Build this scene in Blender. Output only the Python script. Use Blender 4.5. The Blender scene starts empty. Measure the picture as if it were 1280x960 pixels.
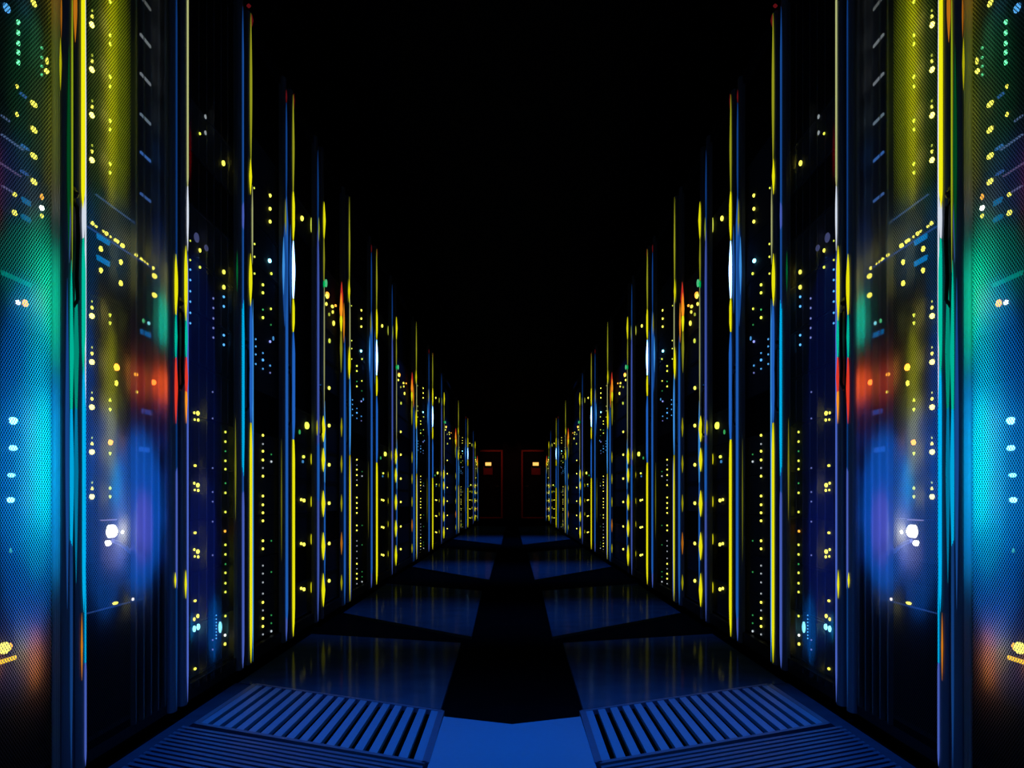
import bpy, math, random
random.seed(4)
C = bpy.context.scene
col = C.collection
PI = math.pi

# ------------------------------------------------------------------ camera, world, big lights
F, W, H, CX, CY = 1200.0, 0.85, 0.57, 640.0, 625.0   # focal length (px of 1280), half aisle, eye height, vanishing point
cam_d = bpy.data.cameras.new('camera')
cam = bpy.data.objects.new('camera', cam_d); col.objects.link(cam)
cam.location = (0, 0, H); cam.rotation_euler = (PI/2, 0, 0)
cam_d.sensor_fit = 'HORIZONTAL'; cam_d.sensor_width = 36.0
cam_d.lens = 36.0*F/1280.0
cam_d.shift_x = 0.0
cam_d.shift_y = (CY-480.0)/1280.0
cam_d.clip_start = 0.02; cam_d.clip_end = 100
C.camera = cam

wd = bpy.data.worlds.new('world'); C.world = wd; wd.use_nodes = True
wd.node_tree.nodes['Background'].inputs[0].default_value = (0.0, 0.0, 0.0, 1)
wd.node_tree.nodes['Background'].inputs[1].default_value = 0.0
C.view_settings.view_transform = 'Standard'; C.view_settings.look = 'None'
C.view_settings.exposure = 0.0; C.view_settings.gamma = 1.0
C.view_settings.use_curve_mapping = False
C.cycles.use_denoising = True
C.cycles.max_bounces = 8
C.cycles.transparent_max_bounces = 16
C.cycles.sample_clamp_indirect = 3.0

def spot_light(name, loc, target, color, power, angle, blend=1.0, radius=0.06):
    d = bpy.data.lights.new(name, 'SPOT'); d.color = color; d.energy = power
    d.spot_size = angle; d.spot_blend = blend; d.shadow_soft_size = radius
    o = bpy.data.objects.new(name, d); col.objects.link(o); o.location = loc
    v = [target[i]-loc[i] for i in range(3)]
    import mathutils
    o.rotation_euler = mathutils.Vector(v).to_track_quat('-Z', 'Y').to_euler()
    return o

BLUE = (0.012, 0.21, 1.0)
# unseen blue spots added to light the floor: one over the grille at the front, then one over the front of each floor panel
spot_light('floor_fill', (0, 1.75, 3.05), (0, 2.2, 0), BLUE, 150, math.radians(42), 1.0, 0.10)
for s in (-1, 1):
    spot_light('floor_fill', (s*0.32, 1.8, 3.05), (s*0.50, 2.25, 0), BLUE, 120, math.radians(28), 1.0, 0.08)
    for y, p, a in ((4.55, 95, 38), (7.6, 105, 52), (13.2, 110, 76)):
        spot_light('floor_fill', (s*0.45, y-0.1, 3.05), (s*0.45, y, 0), BLUE, p, math.radians(a), 1.0, 0.05)

# ------------------------------------------------------------------ materials
MATS = {}
def nodes_of(name):
    m = bpy.data.materials.new(name); m.use_nodes = True
    nt = m.node_tree; nt.nodes.clear()
    out = nt.nodes.new('ShaderNodeOutputMaterial')
    return m, nt, out
def metal(name, base, rough=0.4, metallic=0.0, bump=0.0, bscale=200.0, spec=0.5):
    if name in MATS: return MATS[name]
    m, nt, out = nodes_of(name)
    b = nt.nodes.new('ShaderNodeBsdfPrincipled')
    tc = nt.nodes.new('ShaderNodeTexCoord')
    no = nt.nodes.new('ShaderNodeTexNoise'); no.inputs['Scale'].default_value = bscale
    nt.links.new(tc.outputs['Object'], no.inputs['Vector'])
    rp = nt.nodes.new('ShaderNodeMapRange')
    rp.inputs['To Min'].default_value = max(0.02, rough-0.06); rp.inputs['To Max'].default_value = rough+0.06
    nt.links.new(no.outputs['Fac'], rp.inputs['Value']); nt.links.new(rp.outputs['Result'], b.inputs['Roughness'])
    b.inputs['Base Color'].default_value = (*base, 1); b.inputs['Metallic'].default_value = metallic
    b.inputs['Specular IOR Level'].default_value = spec
    if bump:
        bm = nt.nodes.new('ShaderNodeBump'); bm.inputs['Strength'].default_value = bump; bm.inputs['Distance'].default_value = 0.002
        nt.links.new(no.outputs['Fac'], bm.inputs['Height']); nt.links.new(bm.outputs['Normal'], b.inputs['Normal'])
    nt.links.new(b.outputs[0], out.inputs[0]); MATS[name] = m
    return m
def glow(name, color, strength=1.0):
    key = name+str(color)+str(strength)
    if key in MATS: return MATS[key]
    m, nt, out = nodes_of(name)
    e = nt.nodes.new('ShaderNodeEmission')
    e.inputs[0].default_value = (*color, 1); e.inputs[1].default_value = strength
    nt.links.new(e.outputs[0], out.inputs[0]); MATS[key] = m
    return m
def skin_shader(nt, trans, dark, tr_col=(.9, .9, .9)):
    """thin powder-coated door skin: part diffuse, part light let through, a little gloss"""
    df = nt.nodes.new('ShaderNodeBsdfDiffuse'); df.inputs[0].default_value = (*dark, 1)
    tr = nt.nodes.new('ShaderNodeBsdfTranslucent'); tr.inputs[0].default_value = (*tr_col, 1)
    mx = nt.nodes.new('ShaderNodeMixShader'); mx.inputs[0].default_value = trans
    nt.links.new(df.outputs[0], mx.inputs[1]); nt.links.new(tr.outputs[0], mx.inputs[2])
    gl = nt.nodes.new('ShaderNodeBsdfGlossy'); gl.inputs['Roughness'].default_value = 0.35
    gl.inputs[0].default_value = (.5, .5, .5, 1)
    m2 = nt.nodes.new('ShaderNodeMixShader'); m2.inputs[0].default_value = 0.015
    nt.links.new(mx.outputs[0], m2.inputs[1]); nt.links.new(gl.outputs[0], m2.inputs[2])
    return m2
def perforated(name, pitch, rad, trans=0.5, dark=(.02, .022, .03)):
    if name in MATS: return MATS[name]
    m, nt, out = nodes_of(name)
    tc = nt.nodes.new('ShaderNodeTexCoord')
    def grid(off):
        a = nt.nodes.new('ShaderNodeVectorMath'); a.operation = 'MULTIPLY_ADD'
        a.inputs[1].default_value = (0, 1/pitch, 1/pitch); a.inputs[2].default_value = (0, off, off)
        nt.links.new(tc.outputs['Object'], a.inputs[0])
        f = nt.nodes.new('ShaderNodeVectorMath'); f.operation = 'FRACTION'; nt.links.new(a.outputs[0], f.inputs[0])
        g = nt.nodes.new('ShaderNodeVectorMath'); g.operation = 'SUBTRACT'; g.inputs[1].default_value = (0, .5, .5)
        nt.links.new(f.outputs[0], g.inputs[0])
        h = nt.nodes.new('ShaderNodeVectorMath'); h.operation = 'LENGTH'; nt.links.new(g.outputs[0], h.inputs[0])
        return h
    mn = nt.nodes.new('ShaderNodeMath'); mn.operation = 'MINIMUM'
    nt.links.new(grid(100.0).outputs['Value'], mn.inputs[0]); nt.links.new(grid(100.5).outputs['Value'], mn.inputs[1])
    lt = nt.nodes.new('ShaderNodeMath'); lt.operation = 'LESS_THAN'; lt.inputs[1].default_value = rad
    nt.links.new(mn.outputs[0], lt.inputs[0])
    sk = skin_shader(nt, trans, dark)
    tp = nt.nodes.new('ShaderNodeBsdfTransparent')
    mx = nt.nodes.new('ShaderNodeMixShader')
    nt.links.new(lt.outputs[0], mx.inputs[0]); nt.links.new(sk.outputs[0], mx.inputs[1]); nt.links.new(tp.outputs[0], mx.inputs[2])
    nt.links.new(mx.outputs[0], out.inputs[0]); MATS[name] = m
    return m
def skin(name, trans, dark=(.03, .035, .05)):
    if name in MATS: return MATS[name]
    m, nt, out = nodes_of(name)
    nt.links.new(skin_shader(nt, trans, dark).outputs[0], out.inputs[0]); MATS[name] = m
    return m
def smoked(name, clear=0.8, trans=0.6):
    if name in MATS: return MATS[name]
    m, nt, out = nodes_of(name)
    sk = skin_shader(nt, trans, (.008, .009, .013)); tp = nt.nodes.new('ShaderNodeBsdfTransparent')
    mx = nt.nodes.new('ShaderNodeMixShader'); mx.inputs[0].default_value = clear
    nt.links.new(sk.outputs[0], mx.inputs[1]); nt.links.new(tp.outputs[0], mx.inputs[2])
    nt.links.new(mx.outputs[0], out.inputs[0]); MATS[name] = m
    return m

def lacquer(name, base, rough, gloss):
    m, nt, out = nodes_of(name)
    df = nt.nodes.new('ShaderNodeBsdfDiffuse'); gl = nt.nodes.new('ShaderNodeBsdfGlossy')
    tc = nt.nodes.new('ShaderNodeTexCoord'); no = nt.nodes.new('ShaderNodeTexNoise'); no.inputs['Scale'].default_value = 9
    no.inputs['Detail'].default_value = 6
    nt.links.new(tc.outputs['Object'], no.inputs['Vector'])
    cr = nt.nodes.new('ShaderNodeValToRGB')
    cr.color_ramp.elements[0].position = .3; cr.color_ramp.elements[1].position = .75
    cr.color_ramp.elements[0].color = (*[c*.8 for c in base], 1); cr.color_ramp.elements[1].color = (*[c*1.15 for c in base], 1)
    nt.links.new(no.outputs['Fac'], cr.inputs[0]); nt.links.new(cr.outputs[0], df.inputs[0])
    gl.inputs[0].default_value = (.8, .85, .95, 1); gl.inputs['Roughness'].default_value = rough
    mx = nt.nodes.new('ShaderNodeMixShader'); mx.inputs[0].default_value = gloss
    nt.links.new(df.outputs[0], mx.inputs[1]); nt.links.new(gl.outputs[0], mx.inputs[2]); nt.links.new(mx.outputs[0], out.inputs[0])
    return m
M_BLACK = metal('matte_black', (.004, .004, .005), 0.75, spec=0.02)
M_CAB = metal('cabinet_black', (.008, .008, .010), 0.5, spec=0.1)
M_STILE = metal('stile_metal', (.13, .145, .19), 0.4, 0.2, spec=.3)
M_SERVER = metal('server_dark', (.012, .013, .018), 0.7, 0.0, spec=.05)
M_FACE = metal('faceplate_metal', (.035, .04, .055), 0.7, 0.0, spec=.03)
M_HANDLE = metal('handle_black', (.01, .01, .012), 0.3)
M_FLOOR = lacquer('floor_black', (.003, .003, .004), .3, .004)  # near-black also stands in for floor left unlit in the centre and between panels
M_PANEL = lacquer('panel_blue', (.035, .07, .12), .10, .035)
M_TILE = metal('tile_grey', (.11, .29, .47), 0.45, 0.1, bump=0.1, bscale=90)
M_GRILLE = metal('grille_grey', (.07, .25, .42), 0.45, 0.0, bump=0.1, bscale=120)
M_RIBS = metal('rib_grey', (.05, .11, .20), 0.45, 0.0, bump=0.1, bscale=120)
M_VOID = metal('void_black', (.002, .002, .002), 0.9, spec=0.0)
M_WALL = metal('wall_black', (.006, .006, .008), 0.8, spec=0.1)
M_MESH = perforated('perforated_steel', 0.0085, 0.29, 0.55)
M_RIB = smoked('door_skin', 0.45, 0.7)
M_SMOKE = smoked('smoked_panel', 0.80, 0.6)

# ------------------------------------------------------------------ mesh helpers
class MB:
    def __init__(self): self.v = []; self.f = []; self.mi = []
    def add(self, vs, fs, mi=0):
        n = len(self.v); self.v += vs; self.f += [tuple(i+n for i in f) for f in fs]; self.mi += [mi]*len(fs)
    def box(self, x0, x1, y0, y1, z0, z1, mi=0):
        x0, x1 = min(x0, x1), max(x0, x1); y0, y1 = min(y0, y1), max(y0, y1)
        vs = [(x, y, z) for z in (z0, z1) for y in (y0, y1) for x in (x0, x1)]
        self.add(vs, [(0, 2, 3, 1), (4, 5, 7, 6), (0, 1, 5, 4), (2, 6, 7, 3), (0, 4, 6, 2), (1, 3, 7, 5)], mi)
    def loft(self, rings, caps=True, mi=0):
        n = len(rings[0]); vs = [p for r in rings for p in r]; fs = []
        for k in range(len(rings)-1):
            for i in range(n):
                a, b = k*n+i, k*n+(i+1) % n
                fs.append((a, b, b+n, a+n))
        if caps: fs += [tuple(range(n-1, -1, -1)), tuple(range((len(rings)-1)*n, len(rings)*n))]
        self.add(vs, fs, mi)
    def spindle(self, x, y, prof, n=8, yscale=1.0, mi=0):
        self.loft([[(x+r*math.cos(2*PI*i/n), y+yscale*r*math.sin(2*PI*i/n), z) for i in range(n)] for z, r in prof], mi=mi)
    def tube(self, pts, r, n=8, mi=0):
        import mathutils
        P = [mathutils.Vector(p) for p in pts]; rings = []
        for i, p in enumerate(P):
            t = (P[min(i+1, len(P)-1)]-P[max(i-1, 0)]).normalized()
            up = mathutils.Vector((0, 0, 1)) if abs(t.z) < .9 else mathutils.Vector((1, 0, 0))
            a = t.cross(up).normalized(); b = t.cross(a)
            rings.append([tuple(p+a*r*math.cos(2*PI*k/n)+b*r*math.sin(2*PI*k/n)) for k in range(n)])
        self.loft(rings, mi=mi)
    def ball(self, c, r, n=8, m=6, sx=1, sy=1, sz=1, mi=0):
        rings = []
        for k in range(1, m):
            a = PI*k/m
            rings.append([(c[0]+sx*r*math.sin(a)*math.cos(2*PI*i/n), c[1]+sy*r*math.sin(a)*math.sin(2*PI*i/n), c[2]-sz*r*math.cos(a)) for i in range(n)])
        self.loft(rings, mi=mi)
    def prism(self, poly, z0, z1, mi=0):
        self.loft([[(x, y, z0) for x, y in poly], [(x, y, z1) for x, y in poly]], mi=mi)
    def build(self, name, mats, parent=None, origin=None, smooth=False):
        if origin is None:
            o = parent
            origin = (0, 0, 0)
            while o is not None:
                origin = tuple(origin[i]+o.location[i] for i in range(3)); o = o.parent
            off = (0, 0, 0)
        else:
            off = origin
        me = bpy.data.meshes.new(name)
        me.from_pydata([(v[0]-origin[0], v[1]-origin[1], v[2]-origin[2]) for v in self.v], [], self.f)
        for m in (mats if isinstance(mats, (list, tuple)) else [mats]): me.materials.append(m)
        me.polygons.foreach_set('material_index', self.mi)
        if smooth: me.polygons.foreach_set('use_smooth', [True]*len(self.f))
        import bmesh
        bm = bmesh.new(); bm.from_mesh(me); bmesh.ops.recalc_face_normals(bm, faces=bm.faces); bm.to_mesh(me); bm.free()
        ob = bpy.data.objects.new(name, me); col.objects.link(ob)
        if parent is not None: ob.parent = parent
        else: ob.location = off
        return ob
def thing(name, label, cat, loc, group=None):
    o = bpy.data.objects.new(name, None); col.objects.link(o); o.location = loc
    o.empty_display_size = .1
    o['label'] = label; o['category'] = cat
    if group: o['group'] = group
    return o
def tag(o, label, cat, group=None):
    o['label'] = label; o['category'] = cat
    if group: o['group'] = group
    return o
def struct(o): o['kind'] = 'structure'; return o
def world_of(o):
    p = [0, 0, 0]
    while o is not None:
        for i in range(3): p[i] += o.location[i]
        o = o.parent
    return p
LED_MESH = {}
def led(parent, pos, r, color, strength, name='status_light', scl=(1, 1, 1)):
    """a small domed lamp; all lamps of one colour share their mesh"""
    key = (color, strength)
    if key not in LED_MESH:
        mb = MB(); mb.ball((0, 0, 0), 1.0, 8, 6)
        me = bpy.data.meshes.new(name); me.from_pydata(mb.v, [], mb.f)
        me.materials.append(glow('led_light', color, strength))
        me.polygons.foreach_set('use_smooth', [True]*len(mb.f))
        LED_MESH[key] = me
    o = bpy.data.objects.new(name, LED_MESH[key]); col.objects.link(o)
    o.parent = parent; w = world_of(parent)
    o.location = tuple(pos[i]-w[i] for i in range(3)); o.scale = tuple(r*k for k in scl)
    return o

# pixel <-> place on a wall plane parallel to the aisle
def dep(px, X=W): return F*X/(CX-px)
def zed(py, d): return H+(CY-py)*d/F

# ------------------------------------------------------------------ colours
YEL = (.80, .76, .005); YELD = (.22, .23, .01); YGR = (.32, .42, .012); BLU = (.015, .115, .48); BLUD = (.004, .035, .16)
CYA = (.0, .42, .80); LAV = (.07, .13, .55); WHT = (.80, .88, 1.0); GRN = (.0, .45, .10); TEAL = (.0, .50, .34)
RED = (.75, .04, .02); ORA = (.95, .30, .015); PAL = (.45, .48, .20); REDD = (.09, .004, .006); LBL = (.05, .30, .80)
L_Y = (1.0, .92, .10); L_YG = (.75, .85, .08); L_W = (1, 1, .92); L_B = (.10, .45, 1.0); L_BD = (.03, .14, .5)
L_O = (1.0, .42, .04); L_R = (1.0, .16, .02); L_C = (.25, .85, 1.0); L_G = (.15, 1.0, .40); L_GD = (.05, .45, .12); L_LV = (.25, .30, .80)
L_P = (.30, .34, .36); L_ST = (1.0, .88, .16)

# ------------------------------------------------------------------ the rows: stile lines in pixels of the left half
PAIRS = [(88, 104), (220, 233), (303, 314), (357.5, 366), (397, 404.5), (431, 437), (464, 470.5), (490, 495.2), (517.5, 520.6),
         (536, 540.6), (551.8, 555), (571, 573.2), (582.2, 584.6), (591.5, 593.8), (597.4, 599)]
STEP = {6: 3, 7: 4, 8: 5, 9: 3, 10: 4, 11: 5, 12: 3, 13: 4, 14: 5}
ORD = ['first', 'second', 'third', 'fourth', 'fifth', 'sixth', 'seventh', 'eighth', 'ninth', 'tenth', 'eleventh', 'twelfth', 'thirteenth', 'fourteenth', 'fifteenth', 'sixteenth', 'seventeenth', 'eighteenth']
TOP = H + W*1.88

# reflected light on the stiles, drawn as glowing spindles: pair index -> (which line 0 far / 1 near, [(colour, ytop, ybottom, width px, taper, strength, dx px)])
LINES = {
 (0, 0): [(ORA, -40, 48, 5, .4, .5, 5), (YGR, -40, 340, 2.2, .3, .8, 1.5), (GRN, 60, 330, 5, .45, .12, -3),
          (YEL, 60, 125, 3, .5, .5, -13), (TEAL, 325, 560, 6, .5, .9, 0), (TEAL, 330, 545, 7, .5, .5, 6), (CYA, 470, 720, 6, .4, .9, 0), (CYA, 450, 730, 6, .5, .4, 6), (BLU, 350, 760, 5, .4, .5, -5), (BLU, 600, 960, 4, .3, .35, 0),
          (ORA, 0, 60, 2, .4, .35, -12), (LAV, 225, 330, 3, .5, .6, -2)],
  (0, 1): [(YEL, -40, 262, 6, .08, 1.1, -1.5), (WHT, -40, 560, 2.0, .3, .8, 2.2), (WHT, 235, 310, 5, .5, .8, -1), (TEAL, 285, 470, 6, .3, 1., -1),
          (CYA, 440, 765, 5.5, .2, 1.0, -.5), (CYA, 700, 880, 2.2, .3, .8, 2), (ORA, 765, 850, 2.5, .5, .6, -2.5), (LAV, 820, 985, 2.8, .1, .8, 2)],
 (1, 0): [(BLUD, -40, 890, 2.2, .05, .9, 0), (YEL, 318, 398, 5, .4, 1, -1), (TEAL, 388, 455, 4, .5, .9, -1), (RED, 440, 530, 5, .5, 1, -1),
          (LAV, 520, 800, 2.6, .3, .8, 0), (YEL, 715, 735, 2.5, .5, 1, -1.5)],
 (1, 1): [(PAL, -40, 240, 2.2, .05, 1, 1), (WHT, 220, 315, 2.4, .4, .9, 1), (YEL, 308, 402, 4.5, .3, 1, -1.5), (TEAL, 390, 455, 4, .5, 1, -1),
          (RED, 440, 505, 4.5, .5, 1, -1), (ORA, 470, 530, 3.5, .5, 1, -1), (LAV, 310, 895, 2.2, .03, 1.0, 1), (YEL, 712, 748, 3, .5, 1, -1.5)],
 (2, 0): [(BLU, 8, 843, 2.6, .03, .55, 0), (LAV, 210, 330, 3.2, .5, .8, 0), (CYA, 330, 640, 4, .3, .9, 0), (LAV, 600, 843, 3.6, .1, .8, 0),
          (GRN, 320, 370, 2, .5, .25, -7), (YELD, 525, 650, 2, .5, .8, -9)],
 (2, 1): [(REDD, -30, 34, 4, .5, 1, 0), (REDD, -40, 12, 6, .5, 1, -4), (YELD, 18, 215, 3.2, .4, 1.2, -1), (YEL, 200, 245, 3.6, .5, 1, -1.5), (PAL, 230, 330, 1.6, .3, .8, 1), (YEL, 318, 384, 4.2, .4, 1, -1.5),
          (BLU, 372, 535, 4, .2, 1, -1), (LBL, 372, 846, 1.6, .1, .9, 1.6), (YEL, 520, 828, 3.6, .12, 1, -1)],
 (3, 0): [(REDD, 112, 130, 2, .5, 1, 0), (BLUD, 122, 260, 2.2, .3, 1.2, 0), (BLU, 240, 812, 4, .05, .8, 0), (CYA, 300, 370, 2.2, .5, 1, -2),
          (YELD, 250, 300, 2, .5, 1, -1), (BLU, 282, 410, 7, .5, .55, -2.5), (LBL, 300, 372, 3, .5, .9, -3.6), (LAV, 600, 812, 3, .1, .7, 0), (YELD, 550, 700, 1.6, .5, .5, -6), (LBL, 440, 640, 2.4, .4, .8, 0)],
 (3, 1): [(REDD, 110, 135, 2, .5, 1, 1), (YELD, 118, 255, 3.0, .45, 1.2, 0), (YEL, 236, 302, 3.8, .3, 1, 0), ((.28, .55, 1.0), 300, 378, 4.4, .45, 5, 0),  # flare core and its blue halo drawn as glowing spindles too
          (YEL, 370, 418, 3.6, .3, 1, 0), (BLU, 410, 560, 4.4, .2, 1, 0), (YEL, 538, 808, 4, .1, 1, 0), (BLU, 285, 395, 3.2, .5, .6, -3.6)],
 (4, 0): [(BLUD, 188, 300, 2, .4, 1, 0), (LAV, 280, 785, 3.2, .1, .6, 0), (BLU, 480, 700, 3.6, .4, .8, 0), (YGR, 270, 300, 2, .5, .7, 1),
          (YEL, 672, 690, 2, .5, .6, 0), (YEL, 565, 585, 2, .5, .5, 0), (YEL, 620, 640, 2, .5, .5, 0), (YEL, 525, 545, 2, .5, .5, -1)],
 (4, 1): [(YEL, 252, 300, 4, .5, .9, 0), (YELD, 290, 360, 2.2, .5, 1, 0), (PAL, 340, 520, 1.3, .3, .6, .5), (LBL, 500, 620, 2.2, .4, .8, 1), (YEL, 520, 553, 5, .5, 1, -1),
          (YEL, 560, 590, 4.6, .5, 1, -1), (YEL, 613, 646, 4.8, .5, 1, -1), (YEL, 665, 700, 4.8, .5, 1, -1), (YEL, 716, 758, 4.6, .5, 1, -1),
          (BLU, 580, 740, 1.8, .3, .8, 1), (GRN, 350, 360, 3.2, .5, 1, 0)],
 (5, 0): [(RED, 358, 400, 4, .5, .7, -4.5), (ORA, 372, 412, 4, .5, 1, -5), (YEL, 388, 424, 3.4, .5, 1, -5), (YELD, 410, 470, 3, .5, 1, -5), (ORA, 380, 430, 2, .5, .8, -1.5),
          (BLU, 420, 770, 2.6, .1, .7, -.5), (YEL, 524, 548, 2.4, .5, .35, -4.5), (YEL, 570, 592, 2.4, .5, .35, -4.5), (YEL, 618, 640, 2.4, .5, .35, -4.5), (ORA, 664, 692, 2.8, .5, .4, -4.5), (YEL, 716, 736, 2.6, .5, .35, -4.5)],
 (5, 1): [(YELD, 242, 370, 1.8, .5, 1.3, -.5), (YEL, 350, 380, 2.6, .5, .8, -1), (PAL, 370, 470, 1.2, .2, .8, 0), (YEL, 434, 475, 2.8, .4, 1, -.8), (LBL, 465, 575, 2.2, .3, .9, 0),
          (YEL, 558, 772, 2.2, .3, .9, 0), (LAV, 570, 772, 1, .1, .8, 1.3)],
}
# lamps on the servers: rack -> list of (px, py, radius px, colour, strength, stretch along the aisle, stretch up)
def colm(px, ys, r, c, s): return [(px, y, r, c, s, 1, 1) for y in ys]
L0 = ([(21.5, y, 2.3, L_G, 2.2, 1, 1.5) for y in (28, 41, 54, 66, 78)] + [(51, y, 1.6, L_G, .9, 1, 1.2) for y in (60, 72, 83, 95)] +
      [(57, 89, 3, L_Y, 3, 1, 1), (57.5, 76, 2, L_Y, 1.5, 1, 2.4), (41, 4, 2.6, L_Y, 2, 1.8, 1.5), (7, 10, 3.6, L_B, 1.2, 1.5, 1.5), (20, 108, 1.8, L_Y, 1.6, 1, 1.6), (20, 143, 2, L_Y, 1.8, 1, 1.5)] +
      [(41, y, 2.6, L_Y, 2, 2.2, 1.4) for y in (130, 162, 195, 227)] + [(17, 243, 2.4, L_Y, 1.6, 1.2, 1.2), (17, 266, 3, L_Y, 1.8, 1.2, 1.2), (51, 246, 2.4, L_O, 1.6, 1, 1.7),
       (51, 260, 3, L_W, 4, 1, 1.1), (51, 270, 2.2, L_Y, 1.6, 1, 1.3), (21, 378, 3.2, L_W, 3, 1, 1), (30, 379, 4, L_O, 2.4, 1, 1.2),
       (12, 688, 1.8, L_G, .5, 1, 2), (4, 810, 7, L_Y, 3, 1, 1.1), (11, 808, 3, L_O, 2, 1, 1.6)] +
      [(15, 526, 5.5, L_C, 5, 1, .9), (15, 560, 4.6, L_C, 4, 1.2, .8), (13, 594, 4.2, L_C, 3.4, 1.2, .7), (12, 625, 4.6, L_C, 4.5, 1.2, .8)])
ST1 = (31, 87, 144, 200, 395, 452.5, 509, 565, 621)
L1 = ([(113.7, y, 3.3, L_ST, 6, 1, 1.05) for y in ST1] + [(114, y-10.5, 1.9, L_Y, 2.2, 1, 1.3) for y in ST1] + [(114, y-18, 1.1, L_YG, 1.2, 1, 1.6) for y in ST1] +
      [(136.5, y, 1.8, L_YG, 1.8, 1, 1.4) for y in (2, 44, 55, 96, 108, 151, 162, 205, 216, 394, 404, 500, 512, 567, 610, 621)] +
      [(x, y, r, L_Y, 2.2, 1, 1) for x, y, r in ((114.5, 279, 2.6), (119, 283, 1.8), (128, 289, 1.6), (132, 292, 2.6), (137, 296, 1.6), (143, 300, 2.2), (146, 302, 2.4), (152, 307, 3), (169, 319, 2.4), (175.5, 324, 2.2), (179, 327, 2), (183, 330, 1.6), (190.5, 335, 2.2))] +
      [(192, 345, 3.2, L_Y, 2, 1.5, 1), (192, 369, 3.2, L_Y, 2, 1.5, 1)] +
      [(x, y, 2.6, L_Y, 2.4, 1, 1.4) for x, y in ((125, 311), (125, 338), (150, 328), (150, 354))] +
      [(144.5, 459, 4.2, L_O, 4, 1, 1.1), (144.5, 479, 2.4, L_Y, 2.4, 1, 1.6), (169, 468, 2.4, L_O, 2, 1.6, 1), (191, 478, 3.6, L_R, 5, 1, 1), (170, 490, 1.8, L_Y, 1.6, 1, 1), (137, 553, 3.4, L_O, 3, 1, 1.1),
       (178.5, 400, 1.8, L_G, 1.2, 1, 1.6), (185, 404, 2, L_C, 1.4, 1, 1.2), (152, 665, 2, L_W, 4, 1, 1.2), (137.5, 664, 9.5, L_W, 6, .85, .95), (133.5, 679, 5, L_W, 2.6, .9, .8), (143, 754, 2.4, L_Y, 2.4, 2.4, .8), (165, 749, 1.8, L_W, 2, 1, 1.2)])
L2 = ([(249, 167, 1.7, L_YG, 1.6, 1, 1), (278.5, 204, 2.6, L_Y, 2, 1, 1.3), (256, 144, 1.4, L_P, 1, 1.6, 2), (256, 166, 1.4, L_P, 1, 1.6, 2), (245, 297, 2.8, L_LV, .22, 2, 2.2), (257, 310, 2.2, L_LV, .2, 2, 1.8),
       (237, 301, 1.2, L_YG, 1.2, 1, 1), (237, 325, 1.3, L_YG, 1.4, 1, 1), (249, 313, 2, L_Y, 1.8, 1, 1.3), (249, 334, 1.8, L_YG, 1.6, 1, 1), (279, 340, 2.4, L_Y, 1.8, 1, 1.2), (279, 359, 2.4, L_Y, 1.8, 1, 1.2)] +
      colm(237, (337, 350, 364, 377, 391, 404), 1.4, L_B, 1.5) + colm(266, (373, 385, 398, 410, 422), 1.4, L_LV, .9) + colm(279, (371, 383, 419, 431), 1.6, L_B, 1.6) +
      [(x, y, r, L_Y, 2.2, 1, 1.2) for x0, y0 in ((242, 512), (242, 600), (242, 683)) for x, y, r in ((x0, y0+4, 1.5), (x0+4.5, y0+6.5, 2.5), (x0+.5, y0+12.5, 1.3), (x0+5, y0+13, 1.7))] +
      [(243, y, 2, L_Y, 1.5, 1.3, .9) for y in (582, 666, 751, 836)] + [(246.5, 770, 2.2, L_Y, 2, 1, 1.2), (242, 774, 1.8, L_Y, 1.6, 1, 1.4), (242, 786, 2.4, L_C, 2.2, 1, 1.8), (247, 782, 2.6, L_C, 2.5, 1, 1.6)] +
      colm(281, (540, 552, 576, 588, 616, 640, 681, 693, 716, 729, 740, 770), 1.6, L_YG, 1.7) + colm(281, (564, 604, 706), 1.2, L_GD, 1) + [(280.5, 664, 1.8, L_O, 1.7, 1, 1), (280.5, 794, 1.7, L_W, 2, 1, 1), (280.5, 805, 1.9, L_Y, 1.9, 1, 1.1)] +
      colm(265, (490, 523, 585, 615, 627, 652, 694, 800, 812), 1.2, L_LV, .6) + colm(269.5, (770, 774, 778, 782, 786, 790, 794, 798), .9, L_B, 1.4) + [(274.5, 784, 2.6, L_C, 1.6, 1, 3)])
L3 = ([(317, 235, 1.2, L_YG, 1.2, 1, 1)] + colm(337, (245, 261, 277), 2.1, L_Y, 1.9) + colm(317.5, (305, 321, 342), 1.3, L_YG, 1.5) + [(336.5, 326, 2.6, L_C, 4, 1, 1), (338.5, 342, 1.7, L_YG, 1.5, 1, 1)] +
      colm(328, (356, 366, 397), 1.8, L_YG, 1.8) + [(328, 387, 1.2, L_GD, 1.2, 1, 1), (338, 386, 1.5, L_YG, 1.4, 1, 1), (338, 406, 1.1, L_GD, .6, 1, 1), (337, 427, 1.7, L_LV, 1.4, 1, 1), (341, 423, 1.4, L_B, .6, 1, 2)] +
      colm(328, (440, 461), 1.2, L_B, .8) + [(328, 450, 1.7, L_B, 1.2, 1, 1), (337, 457, 1.3, L_B, .8, 1, 1), (337, 466, 1.2, L_LV, .6, 1, 1)] + colm(319, (424, 433, 443, 455), 1.2, L_B, .9) +
      colm(328, (544, 564, 575, 595, 620, 631, 641, 651, 676, 686, 753, 773, 783), 1.7, L_Y, 1.8) + colm(328, (555, 585, 707, 717, 728, 742, 763, 793), 1.2, L_P, 1.3) + colm(338.5, (577, 789), 1.5, L_P, 1.8) + colm(338.5, (568, 676, 715, 769, 779), 1.1, L_GD, .6))
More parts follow.
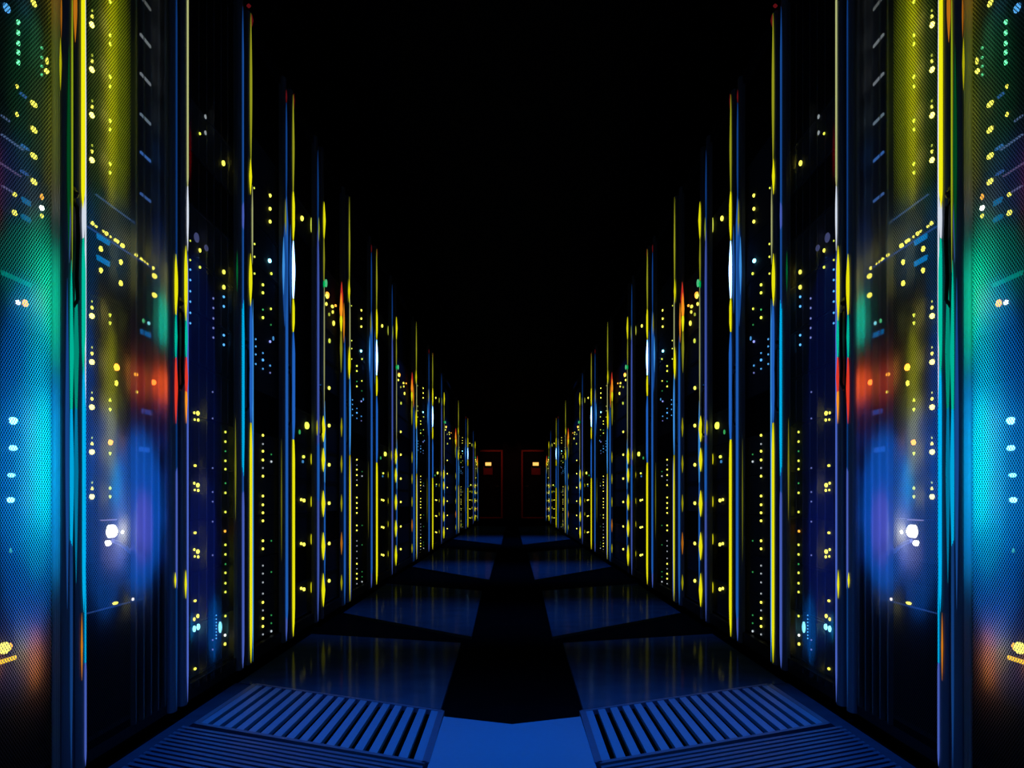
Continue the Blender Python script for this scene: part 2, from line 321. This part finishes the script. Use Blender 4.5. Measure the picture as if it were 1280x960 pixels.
L4 = [(377, 273, 2.5, L_Y, 1.7, 1, 1.3), (389.5, 282, 1.7, L_YG, .9, 1, 6), (383, 532, 3.6, L_YG, 1.8, 1.4, 1.3), (374, 540, 1.6, L_GD, .8, 1, 2), (379, 571, 2, L_YG, 1.6, 1.6, 1), (378, 577, 1.6, L_B, .5, 1.4, 1.3)] + \
     [(389.8, y, 1.5, YEL, 1, 1, 5) for y in (574, 627, 680, 734)] + [(376, y-.5, 1.9, L_Y, 1.9, 1, 1) for y in (625, 680, 736)] + [(379.5, y+.6, 2.2, L_Y, 1.9, 1, 1.1) for y in (625, 680, 736)]
L5 = [(407, 354, 2.2, L_G, .5, 1, 2.4), (408.5, 369, 3.6, L_O, 1.6, 1, 1.2), (408, 371, 2.6, L_Y, 2.2, 1, 1.2), (407.4, 380, 1.9, L_Y, 1.6, 1, 1.2), (415, 383, 2.2, L_Y, 1.3, 1.6, .9), (419, 382, 1.7, L_O, 1.6, 1.4, .9), (415.5, 390, 1.8, L_Y, 1.1, 1, 1.2),
      (411, 393, 1.6, L_YG, .5, 1, 1.4), (416.6, 404, 2.1, L_Y, 1.4, 1, 1.6), (411.4, 426, 1.9, L_YG, .9, 1, 1.6)] + [(411, y, 2.1, L_Y, 1.8, 1.1, 1.1) for y in (485, 532, 581, 629, 677, 726)]
LEDS = {0: L0, 1: L1, 2: L2, 3: L3, 4: L4, 5: L5}
XS = {0: .895, 1: .890, 2: .880}           # plane of the server faces
DOORX = .862

def rng(i):
    """depth range of rack i between its near and far stile lines"""
    a = dep(PAIRS[i-1][1]) if i else 1.30
    return a, dep(PAIRS[i][0])

def stile_lines(root, s, px, specs, d0, role):
    """one door stile (upright rail) with its reflected light put on as glowing spindles; specs were measured at depth d0"""
    d = dep(px)
    wd_ = 0.022 if role == 1 else 0.024
    wd_ *= max(1.0, (d/3.6))**.7
    mb = MB()
    n = 10; prof = []
    for k in range(n+1):                                   # rounded nose towards the aisle
        a = PI*k/n
        prof.append((W+.009-.009*math.sin(a), d-wd_*math.cos(a)))
    prof += [(W+.021, d+wd_), (W+.021, d-wd_)]
    mb.loft([[(s*x, y, z) for x, y in prof] for z in (0.035, TOP-.012)])
    st = mb.build('door_stile', M_STILE, root)
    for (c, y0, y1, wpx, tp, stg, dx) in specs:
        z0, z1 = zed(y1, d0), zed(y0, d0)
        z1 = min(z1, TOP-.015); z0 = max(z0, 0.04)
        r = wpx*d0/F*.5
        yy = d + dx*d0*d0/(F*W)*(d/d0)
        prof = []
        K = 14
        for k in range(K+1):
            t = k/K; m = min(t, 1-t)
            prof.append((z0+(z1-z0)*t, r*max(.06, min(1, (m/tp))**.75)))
        t = MB(); t.spindle(s*(W-.2*r-.001), yy, prof, 8, max(.6, min(3., (d/3.6)))); t.build('reflection_streak', glow('streak_glow', c, stg), st, smooth=True)
    return st

def handle(st, s, y, z, k=1.0):
    mb = MB()
    mb.box(s*(W+.002), s*(W+.010), y-.007*k, y+.007*k, z-.12, z+.12)
    mb.tube([(s*(W+.004), y, z+.09), (s*(W-.004), y, z+.08), (s*(W-.006), y, z+.02), (s*(W-.003), y, z-.06), (s*(W-.005), y, z-.10), (s*(W+.002), y, z-.115)], .004)
    mb.ball((s*(W+.001), y, z+.105), .008)
    mb.build('door_handle', M_HANDLE, st)

def glow_fill(s, px, py, wpx, hpx, color, L, t):
    d = dep(px); y = d; z = zed(py, d)
    sy = wpx*d*d/(F*W); sz = hpx*d/F
    a = bpy.data.lights.new('door_glow_fill', 'AREA'); a.shape = 'ELLIPSE'
    a.size = sz; a.size_y = sy; a.color = color; a.energy = L*PI*sz*sy*PI/4
    o = bpy.data.objects.new('door_glow_fill', a); col.objects.link(o)
    o.location = (s*(DOORX+t), y, z); o.rotation_euler = (0, -PI/2 if s < 0 else PI/2, 0)
    return o

SIDE = {-1: 'left', 1: 'right'}
def server_unit(s, ri, y0, y1, z0, z1, leds, xs, label, style, grp):
    o = thing('rack_server', label, 'server', (s*xs, (y0+y1)/2, z0), grp)
    b = MB(); b.box(s*(xs+.006), s*(xs+.62), y0, y1, z0, z1); b.build('chassis', M_SERVER, o)
    fp = MB()
    fr = min(.006, (z1-z0)*.12)
    fp.box(s*(xs+.003), s*(xs+.0058), y0, y1, z0+.001, z1-.001)
    fp.box(s*xs, s*(xs+.003), y0, y1, z0+.001, z0+fr); fp.box(s*xs, s*(xs+.003), y0, y1, z1-fr, z1-.001)
    if style:
        n = style; w = (y1-y0-.03)/n
        for k in range(n):
            fp.box(s*(xs+.0005), s*(xs+.003), y0+.015+k*w+.002, y0+.015+(k+1)*w-.002, z0+fr+.004, z1-fr-.004)
    fp.build('faceplate', M_FACE, o)
    for (y, z, r, c, st, a, v) in leds:
        q = r*v*1.02
        if 2*q < z1-z0: z = min(max(z, z0+q), z1-q)
        led(o, (s*(xs-.002), y, z), r, c, st, 'status_light', (.8, a, v))
    return o

# small lit displays, and gleams on server and shelf edges drawn as glowing bars: rack -> (px, py, width px, height px, colour, strength, name)
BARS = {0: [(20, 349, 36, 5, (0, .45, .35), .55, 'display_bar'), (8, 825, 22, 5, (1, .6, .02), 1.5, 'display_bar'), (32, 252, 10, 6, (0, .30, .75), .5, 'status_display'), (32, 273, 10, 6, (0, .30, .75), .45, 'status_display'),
            (15, 178, 28, 1.6, (.12, .2, .4), .6, 'edge_glint'), (30, 184, 9, 3, (.05, .22, .6), .7, 'edge_glint'), (12, 212, 26, 1.4, (.2, .14, .3), .5, 'edge_glint'), (30, 216, 8, 2.4, (.05, .15, .5), .6, 'edge_glint'), (8, 236, 12, 1.8, (.2, .2, .4), .5, 'edge_glint'), (28, 119, 8, 3, (.05, .2, .6), .5, 'edge_glint'), (6, 148, 10, 2, (.12, .2, .4), .5, 'edge_glint')],
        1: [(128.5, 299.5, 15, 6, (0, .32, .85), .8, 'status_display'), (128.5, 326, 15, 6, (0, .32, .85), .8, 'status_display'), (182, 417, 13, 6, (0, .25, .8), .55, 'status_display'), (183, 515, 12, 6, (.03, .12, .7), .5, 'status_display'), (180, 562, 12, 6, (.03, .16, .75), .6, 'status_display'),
            (152, 311, 80, 1.5, (.03, .09, .35), .7, 'edge_glint'), (145, 262, 50, 1.5, (.05, .12, .3), .6, 'edge_glint'), (135, 650, 18, 1.6, (.4, .35, .6), .9, 'edge_glint'), (145, 757, 70, 1.5, (.03, .09, .35), .6, 'shelf_glint')] +
           [(181.5, y, 13, 2.6, c, 1, 'edge_glint') for y, c in ((4, (.16, .18, .18)), (51, (.26, .3, .32)), (99, (.26, .3, .34)), (149, (.2, .28, .36)), (196, (.06, .2, .65)), (247, (.06, .16, .5)))],
        2: [(247, 322, 1, 1, (0, .1, .4), .1, 'edge_glint')]}
def lamp_words(leds):
    names = []
    for (y, z, r, c, st, a, v) in leds:
        n = {L_Y: 'yellow', L_YG: 'yellow', L_W: 'white', L_ST: 'yellow', L_B: 'blue', L_BD: 'blue', L_O: 'orange', L_R: 'red', L_C: 'cyan', L_G: 'green', L_GD: 'green', L_LV: 'blue', L_P: 'pale', YEL: 'yellow'}[c]
        if n not in names: names.append(n)
    return ' and '.join(names[:2]) if names else 'no'

ROW_DESC = {0: 'black mesh-door server cabinet nearest the camera in the %s row, glowing cyan and green',
            1: 'second server cabinet of the %s row, column of bright star lights behind its mesh door',
            2: 'third server cabinet of the %s row, dark blue behind a smoked ribbed door'}
def rack(s, i):
    y0, y1 = rng(i); side = SIDE[s]
    lab = ROW_DESC.get(i, 'black open-front server cabinet, %s from the camera in the %%s row' % ORD[i]) % side
    root = thing('server_cabinet', lab, 'server cabinet', (s*(W+.45), (y0+y1)/2, 0), 'server cabinets of the %s row' % side)
    g = .004
    ya = (dep(PAIRS[i-1][0])+dep(PAIRS[i-1][1]))/2+g if i else y0-.03
    yb = (dep(PAIRS[i][0])+dep(PAIRS[i][1]))/2-g
    fx = W+.03
    b = MB()
    b.box(s*fx, s*(W+.92), ya, ya+.012, .035, TOP); b.box(s*fx, s*(W+.92), yb-.012, yb, .035, TOP)
    b.box(s*(W+.90), s*(W+.92), ya+.012, yb-.012, .035, TOP)
    b.box(s*fx, s*(W+.90), ya+.012, yb-.012, TOP-.02, TOP); b.box(s*fx, s*(W+.90), ya+.012, yb-.012, .035, .06)
    b.build('cabinet_shell', M_CAB, root)
    p = MB(); p.box(s*(W+.05), s*(W+.90), ya+.02, yb-.02, 0, .035); p.build('plinth', M_BLACK, root)
    for zz, nm in ((TOP-.045, 'top_rail'), (.035, 'bottom_rail')):
        r = MB(); r.box(s*(W+.012), s*(W+.029), y0+.03, y1-.03, zz, zz+.042); r.build(nm, M_CAB, root)
    # front stiles and the glowing spindles drawn for their reflections
    if i:
        k = i-1; near = PAIRS[k][1]; ref = STEP.get(k, k) if k > 5 else k
        while ref > 5: ref = STEP[ref]
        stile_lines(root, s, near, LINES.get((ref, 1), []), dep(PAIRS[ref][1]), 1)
    ref = i
    while ref > 5: ref = STEP[ref]
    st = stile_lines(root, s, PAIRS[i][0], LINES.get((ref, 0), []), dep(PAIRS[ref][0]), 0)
    hy = (dep(PAIRS[i][0])+dep(PAIRS[i][1]))/2
    hy = dep(PAIRS[i][0])+(hy-dep(PAIRS[i][0]))*(.95 if i else .75)
    handle(st, s, hy, 1.06 if i == 0 else .97, max(1, hy/3.5))
    # doors of the three nearest cabinets
    xs = XS.get(i, .885)
    if i < 3:
        da, db = ya+.008, dep(PAIRS[i][0])-.026
        if i: da = dep(PAIRS[i-1][1])+.026
        mp = {0: dep(72), 1: dep(170), 2: da}[i]
        d = MB()
        if i < 2: d.add([(s*DOORX, da, .06), (s*DOORX, mp, .06), (s*DOORX, mp, TOP-.05), (s*DOORX, da, TOP-.05)], [(0, 1, 2, 3)], 0)
        prof = []; nr = {0: 3, 1: 5, 2: 7}[i]; ww = (db-mp)/nr
        for k in range(nr):
            for t in range(8):
                a = t/8; prof.append((DOORX-.007*max(0, math.sin(PI*min(1, a*1.6)))**.8, mp+(k+a)*ww))
        prof.append((DOORX, db))
        vs = [(s*x, y, z) for z in (.06, TOP-.05) for x, y in prof]; n = len(prof)
        d.add(vs, [(k, k+1, k+1+n, k+n) for k in range(n-1)], 1)
        d.build('door_panel', [M_MESH, M_RIB if i < 2 else M_SMOKE], root, smooth=True)
    # servers
    ref = i
    while ref > 5: ref = STEP[ref]
    L = []
    ra, rb = rng(ref)
    for (px, py, r, c, stg, a, v) in LEDS[ref]:
        if ref == i:
            y = dep(px, xs); z = zed(py, y); rr = r*y/F
            a2 = a*1.5
        else:
            y_ = dep(px, xs); z = zed(py, y_); rr = r*y_/F
            u = ((CX-px) - (CX-PAIRS[ref-1][1])) / ((CX-PAIRS[ref][0]) - (CX-PAIRS[ref-1][1]))
            dxn = (CX-PAIRS[i-1][1]) + u*((CX-PAIRS[i][0]) - (CX-PAIRS[i-1][1]))
            y = F*xs/dxn; a2 = a*1.5*(y/y_)**.6
        y = min(max(y, ya+.021+rr*a2), yb-.021-rr*a2)
        L.append((y, z, rr, c, stg, a2, v))
    bars = []
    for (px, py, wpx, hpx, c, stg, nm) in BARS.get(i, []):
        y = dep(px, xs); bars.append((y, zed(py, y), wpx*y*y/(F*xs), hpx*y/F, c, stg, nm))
    ys0, ys1 = ya+.02, yb-.02
    if i == 0: zs = [.10+.098*k for k in range(21)]
    elif i == 1:
        y = dep(113.7, xs); zs = [.07, .20] + [zed(q, y) for q in (768, 735, 705, 650, 593, 537, 481, 424, 366, 310, 269, 228, 172, 116, 59, 2)] + [1.80, 1.90, 2.0, 2.11]
    else: zs = [.08+.145*k for k in range(15)]
    blanks = []; made = []
    for k in range(len(zs)-1):
        z0, z1 = zs[k]+.0005, zs[k+1]-.0005
        me = [l for l in L if zs[k] <= l[1] < zs[k+1]]
        if not me and not [b for b in bars if zs[k] <= b[1] < zs[k+1]]:
            blanks.append((z0, z1))
            continue
        made.append((z0, z1, me, [b for b in bars if zs[k] <= b[1] < zs[k+1]]))
    made.reverse()
    for k, (z0, z1, me, mb_) in enumerate(made):
        lab = 'server lit %s, %s lit unit from top of %s cabinet, %s row' % (lamp_words(me), ORD[k], ORD[i], side)
        u = server_unit(s, i, ys0, ys1, z0, z1, me, xs, lab, (10 if i < 2 else 0), 'servers in the %s row' % side)
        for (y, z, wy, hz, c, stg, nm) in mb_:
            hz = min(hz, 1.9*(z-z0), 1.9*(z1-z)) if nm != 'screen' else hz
            b = MB(); b.box(s*(xs-.003), s*(xs+.002), max(ys0, y-wy/2), min(ys1, y+wy/2), z-hz/2, z+hz/2); b.build(nm, glow('display_glint_glow', c, stg), u)
    runs = []
    for z0, z1 in blanks:                                  # neighbouring empty slots share one blanking panel
        if runs and z0-runs[-1][1] < .002: runs[-1][1] = z1
        else: runs.append([z0, z1])
    for z0, z1 in runs:
        b = MB(); b.box(s*(xs+.004), s*(xs+.012), ys0, ys1, z0, z1); b.build('blanking_panel', M_BLACK, root)
    if i == 1:
        a = MB(); P = [(dep(px, xs), zed(py, dep(px, xs))) for px, py in ((134, 676), (143, 679), (150, 684), (156, 690), (161, 683), (166, 692), (171, 694))]
        a.tube([(s*(xs-.012), y, z) for y, z in P], .0045); a.build('cable_arm', metal('pale_plastic', (.6, .58, .62), .5), root)
    rl = MB()
    for yy in (ya+.0125, yb-.0195): rl.box(s*(xs+.002), s*(xs+.60), yy, yy+.007, .061, TOP-.021)
    rl.build('mounting_rail', M_CAB, root)
    return root

# ------------------------------------------------------------------ room shell
YB, XW, ZC = 30.0, 1.95, 3.2
def slab(name, x0, x1, y0, y1, z0, z1, m):
    b = MB(); b.box(x0, x1, y0, y1, z0, z1); return struct(b.build(name, m, origin=((x0+x1)/2, (y0+y1)/2, z0)))
slab('floor', -XW-.1, XW+.1, -1.5, YB+.2, -.12, 0, M_FLOOR)
slab('ceiling', -XW-.1, XW+.1, -1.5, YB+.2, ZC, ZC+.1, M_WALL)
slab('wall_left', -XW-.1, -XW, -1.5, YB, 0, ZC, M_WALL)
slab('wall_right', XW, XW+.1, -1.5, YB, 0, ZC, M_WALL)
slab('wall_back', -XW, XW, YB, YB+.15, 0, ZC, M_WALL)
slab('wall_front', -XW, XW, -1.5, -1.4, 0, ZC, M_WALL)

# ------------------------------------------------------------------ floor panels (kind: setting)
def fl(px, py): d = F*H/(py-CY); return ((px-CX)*d/F, d)
def flat(name, poly, z0, z1, m, s):
    b = MB(); b.prism([(-s*x, y) for x, y in poly], z0, z1)
    return b

for s in (-1, 1):
    # raised glossy panels, each ending in a slanted front edge
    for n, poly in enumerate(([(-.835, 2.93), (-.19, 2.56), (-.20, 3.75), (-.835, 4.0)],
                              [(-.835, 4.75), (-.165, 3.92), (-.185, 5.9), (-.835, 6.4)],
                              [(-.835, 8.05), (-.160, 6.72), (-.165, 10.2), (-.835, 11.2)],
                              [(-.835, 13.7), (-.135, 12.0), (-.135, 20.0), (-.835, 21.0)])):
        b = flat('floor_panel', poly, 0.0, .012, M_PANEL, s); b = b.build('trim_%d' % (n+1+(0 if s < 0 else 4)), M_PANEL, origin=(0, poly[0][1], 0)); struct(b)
    # grille tile with long slats
    B0, B1, F0, F1 = (-.775, 2.90), (-.186, 2.53), (-.785, 2.39), (-.183, 2.03)
    g = thing('floor_grille', 'slatted blue ventilation grille tile in the floor at the foot of the %s row' % SIDE[s], 'floor grille', (s*.48, 2.45, 0), 'ventilation grilles in the floor')
    lerp = lambda a, b, t: (a[0]+(b[0]-a[0])*t, a[1]+(b[1]-a[1])*t)
    sl = MB(); N = 17
    for k in range(N):
        t0, t1 = (k+.22)/N, (k+.80)/N
        sl.prism([(-s*x, y) for x, y in (lerp(F0, F1, t0), lerp(F0, F1, t1), lerp(B0, B1, t1), lerp(B0, B1, t0))], .004, .014)
    sl.build('slats', M_GRILLE, g)
    fr = MB()
    def bar(p, q, w, z1=.015):
        dx, dy = q[0]-p[0], q[1]-p[1]; l = math.hypot(dx, dy); nx, ny = -dy/l*w, dx/l*w
        fr.prism([(-s*x, y) for x, y in ((p[0]-nx, p[1]-ny), (q[0]-nx, q[1]-ny), (q[0]+nx, q[1]+ny), (p[0]+nx, p[1]+ny))], .0, z1)
    for p, q in ((B0, B1), (F0, F1), (B1, F1), (B0, F0)): bar(p, q, .008)
    fr.build('grille_frame', M_RIBS, g)
    bed = MB(); bed.prism([(-s*x, y) for x, y in (F0, F1, B1, B0)], .0006, .002); bed.build('duct_opening', M_VOID, g)
    # the next tile, ribbed across
    g2 = thing('ribbed_floor_tile', 'dark floor tile with fine cross ribs in front of the %s grille' % SIDE[s], 'floor tile', (s*.5, 2.0, 0), 'ribbed floor tiles')
    rb = MB(); NR = 22
    for k in range(NR):
        o0 = .012+k*.030; o1 = o0+.017
        P = lambda o, e: ((F0[0]-.03, F0[1]-o) if e == 0 else (F1[0]-.004, F1[1]-o))
        rb.prism([(-s*x, y) for x, y in (P(o1, 0), P(o1, 1), P(o0, 1), P(o0, 0))], .003, .011)
    rb.build('ribs', M_RIBS, g2)
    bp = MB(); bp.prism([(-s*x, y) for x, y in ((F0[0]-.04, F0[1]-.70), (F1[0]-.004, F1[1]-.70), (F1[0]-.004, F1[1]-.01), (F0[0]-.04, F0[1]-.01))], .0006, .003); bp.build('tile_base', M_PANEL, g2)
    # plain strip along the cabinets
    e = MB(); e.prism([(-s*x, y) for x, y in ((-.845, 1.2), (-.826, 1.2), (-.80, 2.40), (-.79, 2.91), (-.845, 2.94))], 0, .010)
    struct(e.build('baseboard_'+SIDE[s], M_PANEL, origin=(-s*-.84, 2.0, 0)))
ct = MB(); ct.prism([(-.176, 1.2), (.176, 1.2), (.176, 2.47), (0, 2.385), (-.176, 2.47)], 0, .013)
tag(ct.build('floor_plate', M_TILE, origin=(0, 1.9, 0)), 'plain bright blue floor plate with a pointed end between the two grilles', 'floor plate')

# ------------------------------------------------------------------ the cabinets
for s in (-1, 1):
    for i in range(len(PAIRS)): rack(s, i)

# ------------------------------------------------------------------ area lights added in the three nearest cabinets for the door glow (they light the skins from behind)
GLOW_FILLS = [
 # rack 0
 (66, 372, 22, 110, (0, .85, .42), 2.2, .03), (60, 372, 40, 200, (0, .8, .45), .8, .028), (40, 340, 60, 120, (0, .55, .45), .4, .022),
 (62, 575, 20, 180, (0, .9, 1), 3.2, .03), (55, 580, 44, 280, (0, .75, 1), 1.0, .028), (30, 590, 60, 200, (0, .34, 1), .7, .022), (45, 580, 80, 460, (0, .17, 1), 1.2, .024), (79, 600, 12, 260, (0, .4, 1), 2.6, .03), (79, 390, 10, 160, (0, .7, .4), 3, .03),
 (52, 822, 16, 70, (1, .28, .02), 1.5, .022), (5, 830, 14, 40, (1, .35, .02), .9, .02), (30, 800, 70, 120, (.02, .10, 1), .18, .024),
 (78, 110, 12, 260, (.5, .62, .0), .6, .03), (45, 120, 50, 220, (0, .5, .15), .12, .024), (84, 0, 10, 90, (1, .30, .02), 1.2, .02), (0, 230, 14, 120, (1, .02, .03), .45, .02), (30, 230, 60, 110, (.05, .16, 1), .15, .022),
 # rack 1
 (146, 60, 12, 400, (.70, .72, .0), 1.7, .022), (157, 110, 22, 300, (.40, .56, .0), .5, .026), (128, 120, 22, 300, (.06, .30, .04), .25, .022),
 (146, 500, 12, 190, (.75, .78, 0), 1.0, .022), (118, 330, 22, 200, (.0, .25, .8), .25, .022), (150, 300, 60, 120, (.0, .25, .6), .12, .024),
 (209, 400, 12, 60, (0, .8, .5), 1.5, .02), (180, 478, 30, 40, (1, .08, .02), .7, .024), (208, 482, 24, 40, (1, .10, .02), 1.9, .02),
 (180, 640, 60, 200, (.004, .165, 1), 1.2, .024), (140, 640, 50, 260, (.004, .165, 1), .75, .022), (208, 600, 26, 200, (.01, .10, 1), .9, .030), (152, 603, 12, 60, (0, .55, 1), 1.2, .02), (185, 660, 22, 90, (.6, .12, 1), .30, .02),
 (112, 560, 10, 420, (.0, .16, 1), 1.1, .02), (120, 520, 14, 220, (.0, .14, 1), .5, .02), (150, 690, 30, 40, (.6, .5, 1), .5, .02), (205, 330, 20, 120, (.02, .14, .8), .12, .02),
 # rack 2
 (258, 560, 40, 460, (.01, .07, 1), .16, .014), (272, 785, 12, 80, (.0, .20, 1), 1.8, .014), (245, 784, 8, 30, (.0, .35, 1), 1.6, .012), (258, 700, 40, 220, (.02, .06, 1), .3, .014), (240, 190, 6, 60, (1, .0, .0), .5, .012), (250, 420, 30, 200, (.01, .08, 1), .3, .014),
]
for s in (-1, 1):
    for a in GLOW_FILLS: glow_fill(s, *a)

# ------------------------------------------------------------------ end wall: two dark doors with red frames, lit signs
for s in (-1, 1):
    x0, x1 = s*.34, s*1.0
    root = bpy.data.objects.new('door_%d' % (1 if s < 0 else 2), None); col.objects.link(root); root.location = (s*.67, YB, 0); root['kind'] = 'structure'
    b = MB(); b.box(x0, x1, YB-.03, YB-.002, .005, 2.08); b.build('door_leaf', M_CAB, root)
    f = MB(); f.box(x0-s*.05, x0, YB-.05, YB-.002, 0, 2.13); f.box(x0, x1, YB-.045, YB-.031, .0, .035); f.box(x0, x1, YB-.05, YB-.002, 2.081, 2.13)
    f.build('door_frame', metal('red_frame', (.5, .06, .04), .5), root)
    h = MB(); h.tube([(x0+s*.07, YB-.03, 1.0), (x0+s*.07, YB-.08, 1.0), (x0+s*.17, YB-.08, 1.0)], .012); h.build('door_handle', M_HANDLE, root)
    d = 28.6; xx, zz = (609-CX)*d/F, zed(578, d)
    e = thing('emergency_light', 'small glowing orange lamp box high on the end wall beside the %s door' % SIDE[s], 'lamp', (-s*xx, YB, zz))
    b = MB(); b.box(-s*xx-.12, -s*xx+.12, YB-.10, YB-.001, zz-.07, zz+.07); b.build('housing', M_BLACK, e)
    b = MB(); b.box(-s*xx-.09, -s*xx+.09, YB-.115, YB-.101, zz-.05, zz+.05); b.build('lens', glow('amber_lens', (1.0, .45, .10), 1.6), e)
    d = 29; xx, zz = (609-CX)*d/F, zed(587, d)
    b = MB(); b.box(-s*xx-.13, -s*xx+.13, YB-.055, YB-.045, zz-.13, zz+.13)
    b.box(-s*xx-.14, -s*xx+.14, YB-.045, YB-.0305, zz-.14, zz+.14)
    tag(b.build('notice_board', metal('dark_red', (.35, .03, .04), .6), origin=(-s*xx, YB-.03, zz)), 'small dark red square notice under the amber lamp on the %s door' % SIDE[s], 'notice')
b = MB(); b.box(-.27, .27, YB-.25, YB-.001, 0, ZC-.001); struct(b.build('wall_pillar', M_WALL, origin=(0, YB, 0)))
for s in (-1, 1):
    spot_light('door_frame_fill', (s*.6, YB-1.2, 2.9), (s*.45, YB, 1.0), (1, .25, .15), 14, math.radians(70), 1, .05)  # unseen warm spot added to brighten the red frames and notices
